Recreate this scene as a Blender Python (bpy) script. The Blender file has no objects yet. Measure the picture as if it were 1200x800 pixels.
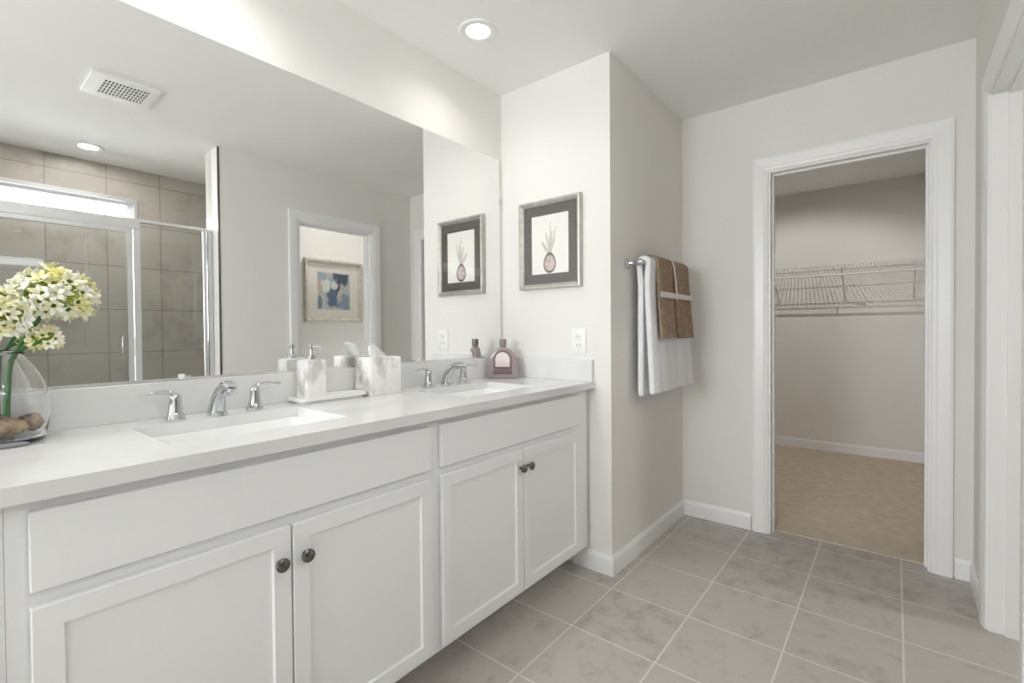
import bpy, bmesh, math, random
from mathutils import Vector, Matrix, noise

S = bpy.context.scene
COL = S.collection
random.seed(7)

# ------------------------------------------------------------------ camera
H = 2.44                       # ceiling height
YM = 1.69                      # wall that carries the mirror
XP = 2.009                     # wall with the framed bulb print
YC = 1.031                     # towel wall
XF = 2.964                     # closet door wall
YR = -0.277                    # right wall
cam_d = bpy.data.cameras.new('camera')
cam = bpy.data.objects.new('camera', cam_d)
COL.objects.link(cam)
Fv = Vector((0.77772556, 0.62845433, -0.01371541))
Rv = Vector((0.62841025, -0.77784244, -0.00785487))
Uv = Vector((0.01560485, 0.00250997, 0.99987509))
M = Matrix((Rv, Uv, -Fv)).transposed().to_4x4()
M.translation = Vector((0, 0, 1.1536))
cam.matrix_world = M
cam_d.sensor_width = 36.0
cam_d.lens = 555.9154 * 36.0 / 1200.0
cam_d.shift_y = (394.47 - 400.0) / 1200.0
cam_d.clip_start = 0.02
S.camera = cam

# ------------------------------------------------------------------ look, world, lights
S.view_settings.view_transform = 'Standard'
S.view_settings.look = 'None'
S.view_settings.gamma = 1.0
S.view_settings.use_curve_mapping = False
S.view_settings.exposure = 0.10
S.cycles.max_bounces = 14
S.cycles.diffuse_bounces = 7
S.cycles.glossy_bounces = 8
S.cycles.transmission_bounces = 10
S.cycles.transparent_max_bounces = 16
S.cycles.sample_clamp_indirect = 3.0
S.cycles.use_denoising = True

LAMP_NEAR = 20.0               # watts of the recessed lamps over the counter
LAMP_FAR = 11.0
FILL_ROOM = 60.0  # lens strength of the added fill lamp behind the camera
LAMP_SHOWER = 220.0
LAMP_WC = 330.0
LAMP_CLOSET = 33.0             # watts, spot
FILL_BACK = 73.0                # watts of fill light at the added window behind the camera
DAY_SHOWER = 18.0

WORLD = 6.4
W = bpy.data.worlds.new('sky')
S.world = W
W.use_nodes = True
W.node_tree.nodes['Background'].inputs[0].default_value = (0.86, 0.93, 1.0, 1)
W.node_tree.nodes['Background'].inputs[1].default_value = WORLD


def area(name, loc, rot, sx, sy, watts, color=(1, 1, 1)):
    d = bpy.data.lights.new(name, 'AREA')
    d.shape = 'RECTANGLE'
    d.size, d.size_y = sx, sy
    d.energy = watts
    d.color = color
    o = bpy.data.objects.new(name, d)
    o.location = loc
    o.rotation_euler = rot
    COL.objects.link(o)
    return o


# area lights: fill at an added window behind the camera, sky at the shower's transom
area('window_fill', (-2.86, 1.10, 1.6), (0, math.radians(-90), 0), 1.15, 0.98, FILL_BACK, (0.95, 0.98, 1.0))
area('daylight_shower', (0.42, -1.47, 2.115), (math.radians(90), 0, 0), 1.2, 0.15, DAY_SHOWER, (0.95, 0.98, 1.0))


# ------------------------------------------------------------------ materials
def srgb(r, g, b):
    f = lambda c: (c / 255 / 12.92) if c / 255 <= 0.04045 else ((c / 255 + 0.055) / 1.055) ** 2.4
    return (f(r), f(g), f(b), 1)


def mat(name, col, rough=0.5, metal=0.0, spec=0.5, **kw):
    m = bpy.data.materials.new(name)
    m.use_nodes = True
    b = m.node_tree.nodes['Principled BSDF']
    b.inputs['Base Color'].default_value = col if len(col) == 4 else (*col, 1)
    b.inputs['Roughness'].default_value = rough
    b.inputs['Metallic'].default_value = metal
    b.inputs['Specular IOR Level'].default_value = spec
    for k, v in kw.items():
        b.inputs[k.replace('_', ' ')].default_value = v
    return m


def nodes(m):
    return m.node_tree.nodes, m.node_tree.links, m.node_tree.nodes['Principled BSDF']


def noisy(name, c1, c2, scale=8.0, rough=0.5, bump=0.0, bscale=200.0, detail=4.0, lo=0.35, hi=0.65, stretch=(1, 1, 1), spec=0.5):
    m = mat(name, c1, rough, spec=spec)
    n, l, b = nodes(m)
    tc = n.new('ShaderNodeTexCoord')
    mp = n.new('ShaderNodeMapping')
    mp.inputs['Scale'].default_value = stretch
    l.new(tc.outputs['Object'], mp.inputs['Vector'])
    t = n.new('ShaderNodeTexNoise')
    t.inputs['Scale'].default_value = scale
    t.inputs['Detail'].default_value = detail
    l.new(mp.outputs[0], t.inputs['Vector'])
    r = n.new('ShaderNodeValToRGB')
    r.color_ramp.elements[0].position = lo
    r.color_ramp.elements[1].position = hi
    r.color_ramp.elements[0].color = c1 if len(c1) == 4 else (*c1, 1)
    r.color_ramp.elements[1].color = c2 if len(c2) == 4 else (*c2, 1)
    l.new(t.outputs['Fac'], r.inputs[0])
    l.new(r.outputs[0], b.inputs['Base Color'])
    if bump:
        t2 = n.new('ShaderNodeTexNoise')
        t2.inputs['Scale'].default_value = bscale
        t2.inputs['Detail'].default_value = 3
        l.new(tc.outputs['Object'], t2.inputs['Vector'])
        bp = n.new('ShaderNodeBump')
        bp.inputs['Strength'].default_value = bump
        bp.inputs['Distance'].default_value = 0.004
        l.new(t2.outputs['Fac'], bp.inputs['Height'])
        l.new(bp.outputs[0], b.inputs['Normal'])
    return m


def tiled(name, axes, origin, size, c1, c2, mortar, gap, rough, var=0.10, nscale=5.0):
    """square tiles: axes = which world axes run along the tile grid"""
    m = mat(name, c1, rough)
    n, l, b = nodes(m)
    g = n.new('ShaderNodeNewGeometry')
    sp = n.new('ShaderNodeSeparateXYZ')
    l.new(g.outputs['Position'], sp.inputs[0])
    cb = n.new('ShaderNodeCombineXYZ')
    for i, (a, o) in enumerate(zip(axes, origin)):
        ad = n.new('ShaderNodeMath')
        ad.operation = 'SUBTRACT'
        ad.inputs[1].default_value = o - 40 * size[i]
        l.new(sp.outputs['XYZ'.index(a)], ad.inputs[0])
        l.new(ad.outputs[0], cb.inputs[i])
    br = n.new('ShaderNodeTexBrick')
    br.offset = 0.0
    br.squash = 1.0
    br.inputs['Scale'].default_value = 1.0
    br.inputs['Brick Width'].default_value = size[0]
    br.inputs['Row Height'].default_value = size[1]
    br.inputs['Mortar Size'].default_value = gap
    br.inputs['Mortar Smooth'].default_value = 0.3
    br.inputs['Color1'].default_value = (0.5 - var, 0.5 - var, 0.5 - var, 1)
    br.inputs['Color2'].default_value = (0.5 + var, 0.5 + var, 0.5 + var, 1)
    br.inputs['Mortar'].default_value = (0.5, 0.5, 0.5, 1)
    l.new(cb.outputs[0], br.inputs['Vector'])
    t = n.new('ShaderNodeTexNoise')
    t.inputs['Scale'].default_value = nscale
    t.inputs['Detail'].default_value = 7
    t.inputs['Roughness'].default_value = 0.68
    t.inputs['Distortion'].default_value = 0.15
    l.new(g.outputs['Position'], t.inputs['Vector'])
    ad = n.new('ShaderNodeMath')
    ad.operation = 'ADD'
    l.new(t.outputs['Fac'], ad.inputs[0])
    l.new(br.outputs['Color'], ad.inputs[1])
    r = n.new('ShaderNodeValToRGB')
    r.color_ramp.elements[0].position = 0.60
    r.color_ramp.elements[1].position = 1.40
    r.color_ramp.elements[0].color = c1
    r.color_ramp.elements[1].color = c2
    mr = n.new('ShaderNodeMapRange')
    mr.inputs['From Min'].default_value = 0.0
    mr.inputs['From Max'].default_value = 1.0
    l.new(ad.outputs[0], r.inputs[0])
    mx = n.new('ShaderNodeMix')
    mx.data_type = 'RGBA'
    l.new(br.outputs['Fac'], mx.inputs[0])
    l.new(r.outputs[0], mx.inputs[6])
    mx.inputs[7].default_value = mortar
    l.new(mx.outputs[2], b.inputs['Base Color'])
    bp = n.new('ShaderNodeBump')
    bp.invert = True
    bp.inputs['Strength'].default_value = 0.35
    bp.inputs['Distance'].default_value = 0.002
    l.new(br.outputs['Fac'], bp.inputs['Height'])
    l.new(bp.outputs[0], b.inputs['Normal'])
    return m


def emit(name, col, strength):
    m = bpy.data.materials.new(name)
    m.use_nodes = True
    n, l = m.node_tree.nodes, m.node_tree.links
    n.clear()
    e = n.new('ShaderNodeEmission')
    e.inputs[0].default_value = (*col, 1)
    e.inputs[1].default_value = strength
    o = n.new('ShaderNodeOutputMaterial')
    l.new(e.outputs[0], o.inputs[0])
    return m


def pane_mat(name, tint=(0.97, 0.985, 0.98), refl=1.0):
    """flat architectural glass: clear transmission plus a Fresnel mirror reflection"""
    m = bpy.data.materials.new(name)
    m.use_nodes = True
    n, l = m.node_tree.nodes, m.node_tree.links
    n.clear()
    tr = n.new('ShaderNodeBsdfTransparent')
    tr.inputs[0].default_value = (*tint, 1)
    gl = n.new('ShaderNodeBsdfGlossy')
    gl.inputs['Roughness'].default_value = 0.0
    # Schlick reflectance, the same from both sides of the pane
    fr = n.new('ShaderNodeLayerWeight')
    fr.inputs[0].default_value = 0.5
    pw = n.new('ShaderNodeMath')
    pw.operation = 'POWER'
    pw.inputs[1].default_value = 5.0
    l.new(fr.outputs['Facing'], pw.inputs[0])
    mu = n.new('ShaderNodeMath')
    mu.operation = 'MULTIPLY_ADD'
    mu.inputs[1].default_value = 0.96 * refl
    mu.inputs[2].default_value = 0.04 * refl
    l.new(pw.outputs[0], mu.inputs[0])
    mx = n.new('ShaderNodeMixShader')
    l.new(mu.outputs[0], mx.inputs[0])
    l.new(tr.outputs[0], mx.inputs[1])
    l.new(gl.outputs[0], mx.inputs[2])
    o = n.new('ShaderNodeOutputMaterial')
    l.new(mx.outputs[0], o.inputs[0])
    return m


def vcol_mat(name, rough=0.6):
    m = mat(name, (1, 1, 1, 1), rough, spec=0.3)
    n, l, b = nodes(m)
    a = n.new('ShaderNodeVertexColor')
    a.layer_name = 'ink'
    l.new(a.outputs[0], b.inputs['Base Color'])
    return m


MT = {}
MT['wall'] = noisy('painted_wall', srgb(229, 227, 223), srgb(232, 230, 226), 2.0, 0.75, 0.03, 350, spec=0.25)
MT['ceiling'] = noisy('ceiling_paint', srgb(243, 243, 241), srgb(245, 245, 243), 2.0, 0.85, 0.03, 300, spec=0.15)
MT['trim'] = mat('white_trim_paint', srgb(240, 240, 240), 0.32, spec=0.5)
MT['cabinet'] = mat('white_cabinet_paint', srgb(238, 239, 241), 0.38, spec=0.45)
MT['dark'] = mat('dark_recess', srgb(40, 38, 36), 0.8)
MT['floor'] = tiled('grey_floor_tile', 'XY', (1.57, 0.645), (0.336, 0.335), srgb(126, 120, 115), srgb(184, 178, 171), srgb(214, 210, 204), 0.0036, 0.42, 0.06, 11.0)
MT['shower_tile'] = tiled('shower_wall_tile', 'XZ', (0.545, 1.67), (0.338, 0.332), srgb(134, 128, 119), srgb(182, 176, 167), srgb(128, 123, 116), 0.0030, 0.3, 0.07, 4.5)
MT['shower_tile_side'] = tiled('shower_side_tile', 'YZ', (-1.30, 1.67), (0.338, 0.332), srgb(134, 128, 119), srgb(182, 176, 167), srgb(128, 123, 116), 0.0030, 0.3, 0.07, 4.5)
MT['carpet'] = noisy('beige_carpet', srgb(204, 190, 172), srgb(216, 203, 186), 16.0, 0.95, 1.0, 300, detail=10, spec=0.1)
MT['quartz'] = noisy('white_quartz', srgb(226, 226, 226), srgb(214, 214, 216), 3.0, 0.16, detail=8, lo=0.45, hi=0.75, stretch=(1, 2.5, 1))
MT['ceramic'] = mat('white_ceramic', srgb(240, 240, 240), 0.1)
MT['chrome'] = mat('polished_chrome', srgb(205, 207, 210), 0.07, 1.0)
MT['nickel'] = mat('brushed_nickel', srgb(120, 117, 112), 0.25, 1.0)
MT['alu'] = mat('bright_aluminium', srgb(238, 239, 240), 0.3, 1.0)
MT['mirror'] = mat('silvered_mirror', (0.93, 0.94, 0.935, 1), 0.0, 1.0)
MT['mirror_edge'] = mat('mirror_glass_edge', srgb(196, 204, 202), 0.2)
MT['glass'] = pane_mat('clear_glass', (0.965, 0.975, 0.97))
MT['frame_glass'] = pane_mat('picture_glass', (0.99, 0.99, 0.99))
MT['vase_glass'] = mat('blown_glass', (1, 1, 1, 1), 0.0, IOR=1.42, Transmission_Weight=1.0)
MT['plastic'] = mat('white_plastic', srgb(240, 240, 238), 0.35)
MT['silver_frame'] = noisy('silver_leaf_frame', srgb(188, 185, 178), srgb(204, 202, 196), 30, 0.35)
MT['silver_frame'].node_tree.nodes['Principled BSDF'].inputs['Metallic'].default_value = 0.75
MT['frame_dark'] = mat('dark_pewter_frame', srgb(104, 100, 94), 0.35, 0.6)
MT['mat_board'] = noisy('charcoal_mat_board', srgb(88, 84, 79), srgb(97, 93, 88), 60, 0.85)
MT['champagne'] = noisy('champagne_frame', srgb(168, 163, 152), srgb(192, 187, 176), 25, 0.4)
MT['ivory'] = mat('ivory_mat_board', srgb(234, 230, 222), 0.85)
MT['ink'] = vcol_mat('printed_paper')
MT['towel_white'] = noisy('white_terry', srgb(250, 250, 253), srgb(244, 244, 248), 60, 0.95, 0.6, 700, spec=0.1)
MT['towel_brown'] = noisy('taupe_terry', srgb(150, 127, 108), srgb(172, 150, 130), 40, 0.95, 0.7, 600, spec=0.1)
MT['ribbon'] = mat('cream_ribbon', srgb(226, 218, 212), 0.45)
MT['wire'] = mat('white_coated_wire', srgb(222, 222, 220), 0.4)
MT['marble'] = noisy('pearly_marble', srgb(166, 164, 162), srgb(241, 240, 238), 11, 0.18, detail=6, lo=0.30, hi=0.50, stretch=(1.2, 1.2, 0.7))
MT['tissue'] = mat('tissue_paper', srgb(250, 250, 250), 0.9, spec=0.1)
MT['mauve'] = mat('mauve_glass', srgb(172, 158, 160), 0.12, Transmission_Weight=0.2)
MT['mauve_dark'] = mat('deep_mauve_glass', srgb(112, 92, 98), 0.15)
MT['pink_label'] = mat('pale_pink_panel', srgb(228, 213, 214), 0.25)
MT['cap'] = mat('grey_brown_cap', srgb(128, 120, 115), 0.35)
MT['petal'] = noisy('white_petal', srgb(253, 252, 244), srgb(236, 231, 150), 16, 0.6, detail=2, lo=0.40, hi=0.68)
MT['petal_heart'] = noisy('yellow_green_heart', srgb(190, 196, 70), srgb(112, 146, 46), 40, 0.6, detail=2)
MT['stem'] = noisy('green_stem', srgb(46, 92, 50), srgb(72, 120, 66), 30, 0.45)
MT['stone'] = noisy('brown_stone', srgb(70, 50, 36), srgb(200, 172, 138), 38, 0.7, 0.4, 90, detail=6)
MT['black_edge'] = mat('dark_tile_edge', srgb(112, 110, 105), 0.3, 0.8)
MT['gloss_tile'] = noisy('glazed_end_tile', srgb(206, 205, 200), srgb(220, 219, 214), 6, 0.12)
MT['sky'] = None

# ------------------------------------------------------------------ mesh helpers
ORIGIN = {}


def thing(name, label, cat, loc, group=None):
    o = bpy.data.objects.new(name, None)
    o.empty_display_size = 0.05
    o.location = loc
    COL.objects.link(o)
    ORIGIN[o] = Vector(loc)
    o['label'] = label
    o['category'] = cat
    if group:
        o['group'] = group
    return o


def tag(o, label, cat, group=None):
    o['label'] = label
    o['category'] = cat
    if group:
        o['group'] = group
    return o


def obj(name, bm, m, parent=None, loc=None, smooth=False, label=None, flat_angle=35):
    """link bm (built in world coordinates) as one mesh object; loc = origin of a top-level object"""
    org = ORIGIN[parent] if parent is not None else Vector(loc) if loc is not None else Vector((0, 0, 0))
    bmesh.ops.translate(bm, verts=bm.verts, vec=-org)
    bmesh.ops.recalc_face_normals(bm, faces=bm.faces)
    me = bpy.data.meshes.new(name)
    bm.to_mesh(me)
    bm.free()
    for mm in (m if isinstance(m, (list, tuple)) else [m]):
        me.materials.append(mm)
    o = bpy.data.objects.new(name, me)
    COL.objects.link(o)
    if smooth:
        me.polygons.foreach_set('use_smooth', [True] * len(me.polygons))
        try:
            me.set_sharp_from_angle(angle=math.radians(flat_angle))
        except Exception:
            pass
    if parent is not None:
        o.parent = parent
    elif loc is not None:
        o.location = loc
    ORIGIN[o] = org
    if label:
        o['label'] = label
    return o


def struct(o):
    o['kind'] = 'structure'
    return o


def structure_root(name, loc):
    o = bpy.data.objects.new(name, None)
    o.empty_display_size = 0.05
    o.location = loc
    COL.objects.link(o)
    ORIGIN[o] = Vector(loc)
    o['kind'] = 'structure'
    return o


def box(bm, x0, x1, y0, y1, z0, z1, bev=0.0, seg=1, mi=0):
    r = bmesh.ops.create_cube(bm, size=1.0)
    vs = r['verts']
    for v in vs:
        v.co = Vector((x0 + (v.co.x + .5) * (x1 - x0), y0 + (v.co.y + .5) * (y1 - y0), z0 + (v.co.z + .5) * (z1 - z0)))
    fs = list({f for v in vs for f in v.link_faces})
    if bev:
        es = list({e for v in vs for e in v.link_edges})
        rb = bmesh.ops.bevel(bm, geom=es, offset=bev, segments=seg, affect='EDGES', profile=0.5)
        fs = list({f for f in rb['faces']} | {f for v in rb['verts'] for f in v.link_faces})
    for f in fs:
        f.material_index = mi
    return fs


def lathe(bm, prof, cx, cy, z0=0.0, n=32, mi=0, cap=True, sx=1.0, sy=1.0, mat4=None):
    """prof: list of (radius, z)"""
    rings = []
    for r, z in prof:
        if r < 1e-6:
            rings.append([bm.verts.new((cx, cy, z0 + z))])
        else:
            rings.append([bm.verts.new((cx + sx * r * math.cos(2 * math.pi * k / n), cy + sy * r * math.sin(2 * math.pi * k / n), z0 + z)) for k in range(n)])
    fs = []
    for a, b in zip(rings, rings[1:]):
        for k in range(n):
            k2 = (k + 1) % n
            if len(a) == 1 and len(b) == 1:
                continue
            if len(a) == 1:
                fs.append(bm.faces.new((a[0], b[k], b[k2])))
            elif len(b) == 1:
                fs.append(bm.faces.new((a[k], a[k2], b[0])))
            else:
                fs.append(bm.faces.new((a[k], a[k2], b[k2], b[k])))
    if cap:
        for rg in (rings[0], rings[-1]):
            if len(rg) > 2:
                fs.append(bm.faces.new(rg))
    for f in fs:
        f.material_index = mi
    vs = [v for rg in rings for v in rg]
    if mat4 is not None:
        bmesh.ops.transform(bm, matrix=mat4, verts=vs)
    return vs


def tube(bm, pts, rad, n=10, mi=0, flat=1.0, closed=False, up=(0, 0, 1)):
    """tube along pts; rad = number or list; flat = thickness ratio along the 'up' side"""
    pts = [Vector(p) for p in pts]
    if not isinstance(rad, (list, tuple)):
        rad = [rad] * len(pts)
    rings = []
    upv = Vector(up)
    N = len(pts)
    for i, p in enumerate(pts):
        if closed:
            t = pts[(i + 1) % N] - pts[i - 1]
        else:
            t = (pts[min(i + 1, N - 1)] - pts[max(i - 1, 0)])
        t.normalize()
        s = t.cross(upv)
        if s.length < 1e-3:
            s = t.cross(Vector((1, 0, 0)))
        s.normalize()
        u = s.cross(t).normalized()
        rings.append([bm.verts.new(p + s * rad[i] * math.cos(2 * math.pi * k / n) + u * flat * rad[i] * math.sin(2 * math.pi * k / n)) for k in range(n)])
    fs = []
    pairs = list(zip(rings, rings[1:])) + ([(rings[-1], rings[0])] if closed else [])
    for a, b in pairs:
        for k in range(n):
            fs.append(bm.faces.new((a[k], a[(k + 1) % n], b[(k + 1) % n], b[k])))
    if not closed:
        fs.append(bm.faces.new(rings[0]))
        fs.append(bm.faces.new(rings[-1]))
    for f in fs:
        f.material_index = mi
    return fs


def slab(axis, t0, t1, u0, u1, v0, v1, holes=(), mi=0):
    """one solid slab normal to axis, with rectangular through-holes; axis x:(u=y,v=z) y:(u=x,v=z) z:(u=x,v=y)"""
    bm = bmesh.new()
    us = sorted({u0, u1, *[c for h in holes for c in h[:2] if u0 < c < u1]})
    vs = sorted({v0, v1, *[c for h in holes for c in h[2:] if v0 < c < v1]})
    nu, nv = len(us) - 1, len(vs) - 1

    def solid(i, j):
        if not (0 <= i < nu and 0 <= j < nv):
            return False
        uc, vc = (us[i] + us[i + 1]) / 2, (vs[j] + vs[j + 1]) / 2
        return not any(h[0] < uc < h[1] and h[2] < vc < h[3] for h in holes)
    cache = {}

    def V(i, j, k):
        if (i, j, k) not in cache:
            t = (t0, t1)[k]
            u, v = us[i], vs[j]
            co = {'x': (t, u, v), 'y': (u, t, v), 'z': (u, v, t)}[axis]
            cache[(i, j, k)] = bm.verts.new(co)
        return cache[(i, j, k)]
    for i in range(nu):
        for j in range(nv):
            if not solid(i, j):
                continue
            for k in (0, 1):
                bm.faces.new((V(i, j, k), V(i + 1, j, k), V(i + 1, j + 1, k), V(i, j + 1, k)))
            for di, dj, a, b in ((-1, 0, (i, j), (i, j + 1)), (1, 0, (i + 1, j), (i + 1, j + 1)), (0, -1, (i, j), (i + 1, j)), (0, 1, (i, j + 1), (i + 1, j + 1))):
                if not solid(i + di, j + dj):
                    bm.faces.new((V(*a, 0), V(*b, 0), V(*b, 1), V(*a, 1)))
    for f in bm.faces:
        f.material_index = mi
    return bm


def one_box(*a, **k):
    bm = bmesh.new()
    box(bm, *a, **k)
    return bm


def sweep_profile(bm, path, prof, closed=False):
    """prof: list of (a,z) where a = offset to the left of the path; path: list of (x,y); vertical profile, mitred corners"""
    path = [Vector((p[0], p[1], 0)) for p in path]
    N = len(path)
    rings = []
    for i, p in enumerate(path):
        d0 = (path[i] - path[i - 1]).normalized() if i > 0 or closed else None
        d1 = (path[(i + 1) % N] - path[i]).normalized() if i < N - 1 or closed else None
        d0 = d0 or d1
        d1 = d1 or d0
        n0 = Vector((-d0.y, d0.x, 0))
        n1 = Vector((-d1.y, d1.x, 0))
        b = (n0 + n1).normalized()
        k = 1.0 / max(0.2, b.dot(n0))
        rings.append([bm.verts.new(p + b * k * a + Vector((0, 0, z))) for a, z in prof])
    m = len(prof)
    for a, b in zip(rings, rings[1:]):
        for k in range(m):
            bm.faces.new((a[k], a[(k + 1) % m], b[(k + 1) % m], b[k]))
    bm.faces.new(rings[0])
    bm.faces.new(rings[-1])


# ------------------------------------------------------------------ room shell
struct(obj('floor', slab('z', -0.06, 0.0, -2.82, 3.03, -1.55, 1.80), MT['floor']))
struct(obj('floor_carpet', slab('z', -0.06, 0.006, 3.03, 5.40, -0.46, 2.0), MT['carpet']))
struct(obj('ceiling', slab('z', H, H + 0.08, -2.82, 5.40, -1.55, 2.0), MT['ceiling']))
struct(obj('wall_left', slab('y', YM, YM + 0.11, -2.82, XP, 0, H), MT['wall']))
struct(obj('wall_alcove', slab('z', 0, H, XP, 3.075, YC, YM + 0.11), MT['wall']))
DY0, DY1, DZ = -0.135, 0.556, 2.03          # closet doorway
struct(obj('wall_far', slab('x', XF, XF + 0.111, YR - 0.115, YC, 0, H, [(DY0, DY1, -1, DZ)]), MT['wall']))
DX0, DX1 = 1.85, 2.53                        # doorway in the right wall
SX0, SX1 = -0.25, 1.29                       # shower opening
struct(obj('wall_right', slab('y', YR - 0.115, YR, SX1, XF, 0, H, [(DX0, DX1, -1, DZ)]), MT['wall']))
struct(obj('wall_right_near', slab('y', YR - 0.115, YR, -2.82, SX0, 0, H), MT['wall']))
struct(obj('wall_back', slab('x', -2.82, -2.70, YR, YM, 0, H, [(0.60, 1.60, 1.0, 2.20)]), MT['wall']))
# shower recess
SYB = -1.30
struct(obj('wall_shower_end', slab('y', -0.505, YR - 0.115, SX1, 1.65, 0, H), MT['gloss_tile']))
struct(obj('wall_shower_back', slab('y', SYB - 0.14, SYB, -0.40, 1.70, 0, H, [(-0.25, 1.055, 2.02, 2.19)]), MT['shower_tile']))
struct(obj('wall_shower_side', slab('x', 1.65, 1.72, SYB, YR - 0.115, 0, H), MT['shower_tile_side']))
struct(obj('wall_shower_near', slab('x', -0.40, -0.33, SYB, YR - 0.115, 0, H), MT['shower_tile_side']))
# small room behind the right-hand doorway
struct(obj('wall_beyond', slab('y', -1.42, -1.30, 1.72, 3.50, 0, H), MT['wall']))
struct(obj('wall_beyond_side', slab('x', 3.40, 3.50, -1.30, YR - 0.185, 0, H), MT['wall']))
# closet
CXB = 5.28
struct(obj('wall_closet_back', slab('x', CXB, CXB + 0.1, -0.36, 1.9, 0, H), MT['wall']))
struct(obj('wall_closet_right', slab('y', -0.46, -0.36, 3.075, CXB + 0.1, 0, H), MT['wall']))
struct(obj('wall_closet_left', slab('y', 1.9, 2.0, 3.075, CXB + 0.1, 0, H), MT['wall']))
struct(obj('wall_closet_front', slab('x', 3.075, 3.10, YM + 0.11, 1.9, 0, H), MT['wall']))

# trim along the shower wall's outer corner
struct(obj('trim_1', one_box(SX1 - 0.004, SX1 + 0.008, YR - 0.006, YR + 0.003, 0, H), MT['black_edge']))

BASE = [(0, 0), (0.0, 0.092), (0.006, 0.092), (0.011, 0.080), (0.0135, 0.074), (0.0135, 0.0)]


def base(name, path):
    bm = bmesh.new()
    sweep_profile(bm, path, BASE)
    return struct(obj(name, bm, MT['trim'], smooth=False))


base('baseboard_alcove', [(XF, 0.64), (XF, YC), (XP, YC), (XP, 1.235)])
base('baseboard_right', [(2.605, YR), (XF, YR), (XF, -0.214)])
base('baseboard_near', [(-2.70, YR), (SX0, YR)])
base('baseboard_closet', [(CXB, -0.36), (CXB, 1.9)])
base('baseboard_beyond', [(1.72, -1.30), (3.40, -1.30)])


# ------------------------------------------------------------------ doorways (casing, jamb, stop)
def casing_prof(w):
    # (across width, proud of the wall)
    return [(0, 0), (0, 0.006), (0.006, 0.010), (0.018, 0.013), (0.024, 0.016), (w - 0.012, 0.019), (w, 0.017), (w, 0)]


def casing(bm, axis, face, out, a0, a1, zt, w):
    """three-sided mitred casing on the plane axis=face, standing proud by direction out (+1/-1); a0,a1 = opening edges"""
    prof = casing_prof(w)
    stations = [((a0, 0.0), (-1, 0)), ((a0, zt), (-1, 1)), ((a1, zt), (1, 1)), ((a1, 0.0), (1, 0))]
    rings = []
    for (a, z), (da, dz) in stations:
        ring = []
        for q, h in prof:
            aa, zz, t = a + da * q, z + dz * q, face + out * h
            ring.append(bm.verts.new((t, aa, zz) if axis == 'x' else (aa, t, zz)))
        rings.append(ring)
    m = len(prof)
    for r0, r1 in zip(rings, rings[1:]):
        for k in range(m):
            bm.faces.new((r0[k], r0[(k + 1) % m], r1[(k + 1) % m], r1[k]))
    bm.faces.new(rings[0])
    bm.faces.new(rings[-1])


def u_lining(bm, axis, t0, t1, a0, a1, zt, th):
    """door lining: a U of thickness th inside the opening a0..a1, running from t0 to t1 through the wall"""
    outer = [(a0, 0), (a0, zt), (a1, zt), (a1, 0)]
    inner = [(a0 + th, 0), (a0 + th, zt - th), (a1 - th, zt - th), (a1 - th, 0)]
    rings = []
    for (oa, oz), (ia, iz) in zip(outer, inner):
        ring = []
        for t, (a, z) in ((t0, (oa, oz)), (t1, (oa, oz)), (t1, (ia, iz)), (t0, (ia, iz))):
            ring.append(bm.verts.new((t, a, z) if axis == 'x' else (a, t, z)))
        rings.append(ring)
    for r0, r1 in zip(rings, rings[1:]):
        for k in range(4):
            bm.faces.new((r0[k], r0[(k + 1) % 4], r1[(k + 1) % 4], r1[k]))
    bm.faces.new(rings[0])
    bm.faces.new(rings[-1])


def doorway(name, axis, face, back, out, a0, a1, zt, w, stop):
    root = structure_root(name, (face, (a0 + a1) / 2, 0) if axis == 'x' else ((a0 + a1) / 2, face, 0))
    bm = bmesh.new()
    casing(bm, axis, face, out, a0 + 0.005, a1 - 0.005, zt - 0.005, w)
    obj('door_casing', bm, MT['trim'], root)
    bm = bmesh.new()
    u_lining(bm, axis, face + out * 0.001, back - out * 0.001, a0, a1, zt, 0.014)
    obj('door_jamb', bm, MT['trim'], root)
    bm = bmesh.new()
    u_lining(bm, axis, stop[0], stop[1], a0 + 0.013, a1 - 0.013, zt - 0.013, 0.011)
    obj('door_stop', bm, MT['trim'], root)
    return root


doorway('door_1', 'x', XF, XF + 0.111, -1, DY0, DY1, DZ, 0.078, (XF + 0.045, XF + 0.080))
doorway('door_2', 'y', YR, YR - 0.115, 1, DX0, DX1, DZ, 0.080, (YR - 0.045, YR - 0.080))

# ------------------------------------------------------------------ windows
wr = structure_root('window_added', (-2.76, 1.10, 1.0))  # unseen window, added and placed to let fill light into the room
obj('window_frame', slab('x', -2.80, -2.73, 0.60, 1.60, 1.0, 2.20, [(0.66, 1.08, 1.06, 2.14), (1.12, 1.54, 1.06, 2.14)]), MT['trim'], wr)
obj('window_pane', one_box(-2.770, -2.764, 0.63, 1.57, 1.03, 2.17), MT['frame_glass'], wr)
wr = structure_root('window_2', (0.4, SYB - 0.05, 2.02))
obj('window_frame', slab('y', SYB - 0.10, SYB - 0.045, -0.25, 1.055, 2.02, 2.19, [(-0.21, 1.015, 2.052, 2.158)]), MT['trim'], wr)
obj('window_casing', slab('y', SYB - 0.045, SYB + 0.006, -0.275, 1.072, 2.0, 2.208, [(-0.245, 1.050, 2.03, 2.180)]), MT['alu'], wr)
obj('window_pane', one_box(-0.23, 1.035, SYB - 0.078, SYB - 0.072, 2.035, 2.175), MT['frame_glass'], wr)


# ------------------------------------------------------------------ vanity
DFY = 1.137        # front plane of doors and drawer fronts
FFY = 1.156        # face frame plane
BKY = YM


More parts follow.
